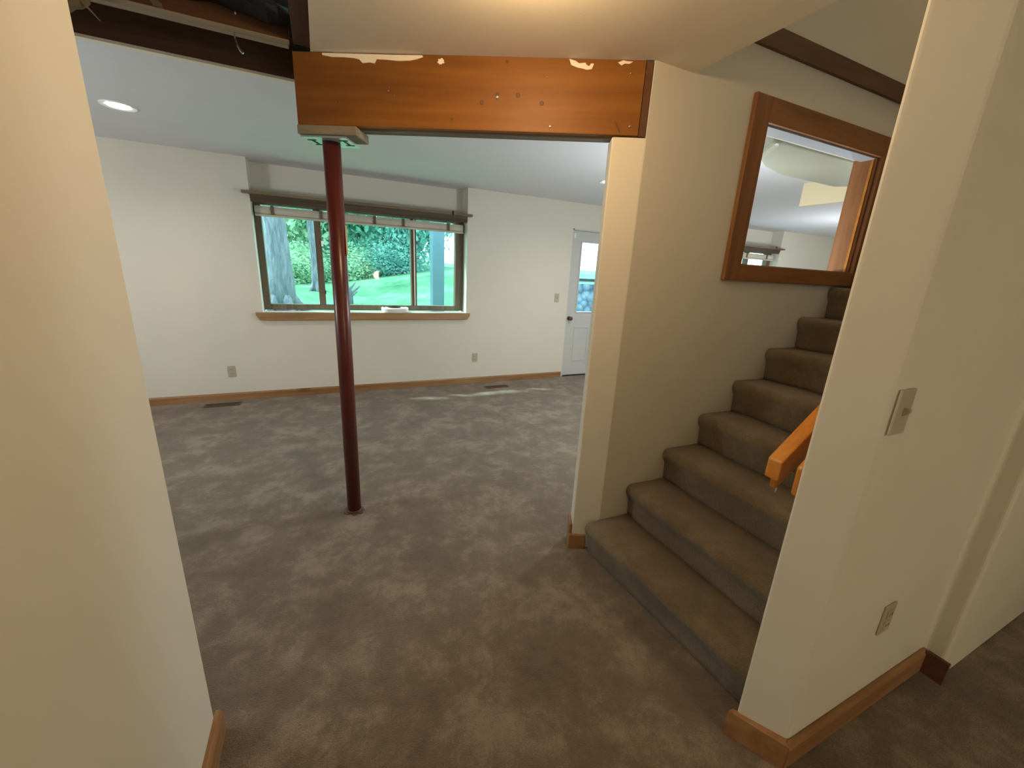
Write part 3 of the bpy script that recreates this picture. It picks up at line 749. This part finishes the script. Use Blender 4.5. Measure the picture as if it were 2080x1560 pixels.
def tree(name, x, y, tr, th, lean, crown, mat, label, kind='a', cat='tree', group=None):
    z0 = gz(x, y)
    e = empty(name, (x, y, z0), 0, label, cat, group)
    if tr: mk('trunk', lambda bm: trunk(bm, 0, 0, 0, th, tr, lean, int(x*10+y)), M['bark'], e, smooth=True)
    for (dx, dy, dz, sx, sy, sz) in crown: foliage(kind, mat, e, (dx, dy, dz-z0), (sx, sy, sz), x*1.7)
    return e
tree('oak_tree', -.73, 9.0, .205, 7, 0, [(0, .5, 6.6, 3.0, 2.4, 1.6)], 'leaf', 'large furrowed tree trunk close behind the left window pane', 'a')
tree('leaning_tree', -.14, 13.0, .115, 6, -.02, [(-.3, .6, 5.2, 2.3, 2.0, 2.3)], 'leaf', 'slimmer tree trunk beside the left mullion of the window', 'b')
G = 'trees along the back of the lawn'
tree('leafy_tree', -6.5, 17.5, .16, 4, 0, [(0, 0, 3.4, 3.6, 2, 3.4)], 'leaf', 'leafy tree at the back of the lawn, left end of the row', 'a', group=G)
tree('leafy_tree', -2.2, 19.0, .16, 4, .02, [(0, 0, 3.9, 3.0, 2, 3.3)], 'leaf_pale', 'pale sunlit tree behind the two trunks in the left pane', 'b', group=G)
tree('leafy_tree', 1.6, 19.5, .15, 4, .03, [(0, 0, 4.0, 3.2, 2, 3.4)], 'leaf', 'green tree filling the middle pane just right of the column', 'c', group=G)
tree('leafy_tree', 3.3, 17.5, .10, 4, -.03, [(0, 0, 3.9, 1.75, 1.6, 2.7)], 'leaf_blue', 'bluish green tree at the right of the middle pane', 'a', group=G)
tree('leafy_tree', 6.3, 18.0, .12, 4, .0, [(-.6, 0, 5.3, 2.9, 2, 2.5)], 'leaf_blue', 'tree whose branches hang behind the porch post', 'b', group=G)
tree('leafy_tree', .4, 25.5, .2, 5, 0, [(0, 0, 4.6, 4.2, 2.2, 4.4)], 'leaf_pale', 'tall pale tree behind the row, above the middle pane', 'a', group=G)
tree('leafy_tree', -7.0, 26.0, .2, 5, 0, [(0, 0, 4.6, 4.6, 2.2, 4.4)], 'leaf', 'tall tree behind the row, above the left pane', 'c', group=G)
GB = 'bushes at the foot of the trees'
for x, y, sx, sz, mt_n, k, lb in ((-1.1, 16.5, 1.3, .9, 'leaf_pale', 'c', 'pale bush at the lawn edge between the two tree trunks'),
                          (-4.0, 16.0, 2.0, 1.2, 'leaf', 'b', 'dark bush at the lawn edge left of the big trunk'),
                          (.9, 17.0, 1.4, .8, 'leaf_pale', 'a', 'low bush beside the column in the middle pane'),
                          (1.85, 17.8, 1.1, 1.1, 'leaf', 'c', 'round green bush behind the low bushes of the middle pane'),
                          (2.6, 16.8, 1.4, .8, 'leaf_blue', 'b', 'low bluish bush at the crest of the lawn')):
    e = empty('bush', (x, y, gz(x, y)), 0, lb, 'bush', GB)
    foliage(k, mt_n, e, (0, 0, .5), (sx, .9, sz))
e = empty('driftwood_stump', (.52, 9.6, gz(.52, 9.6)), 0, 'pale tangled stump on the lawn right of the red column', 'stump')
mk('stump_wood', lambda bm: [tube(bm, [(0, 0, -.05), (.03*math.cos(a*2), .03, .25+.1*math.sin(a)), (.22*math.cos(a), .1*math.sin(a), .42+.16*math.sin(a*3))], [.07, .04, .01], 8) for a in (0, .9, 1.8, 2.6, 3.6, 4.6, 5.5)], M['bark'], e, smooth=True)
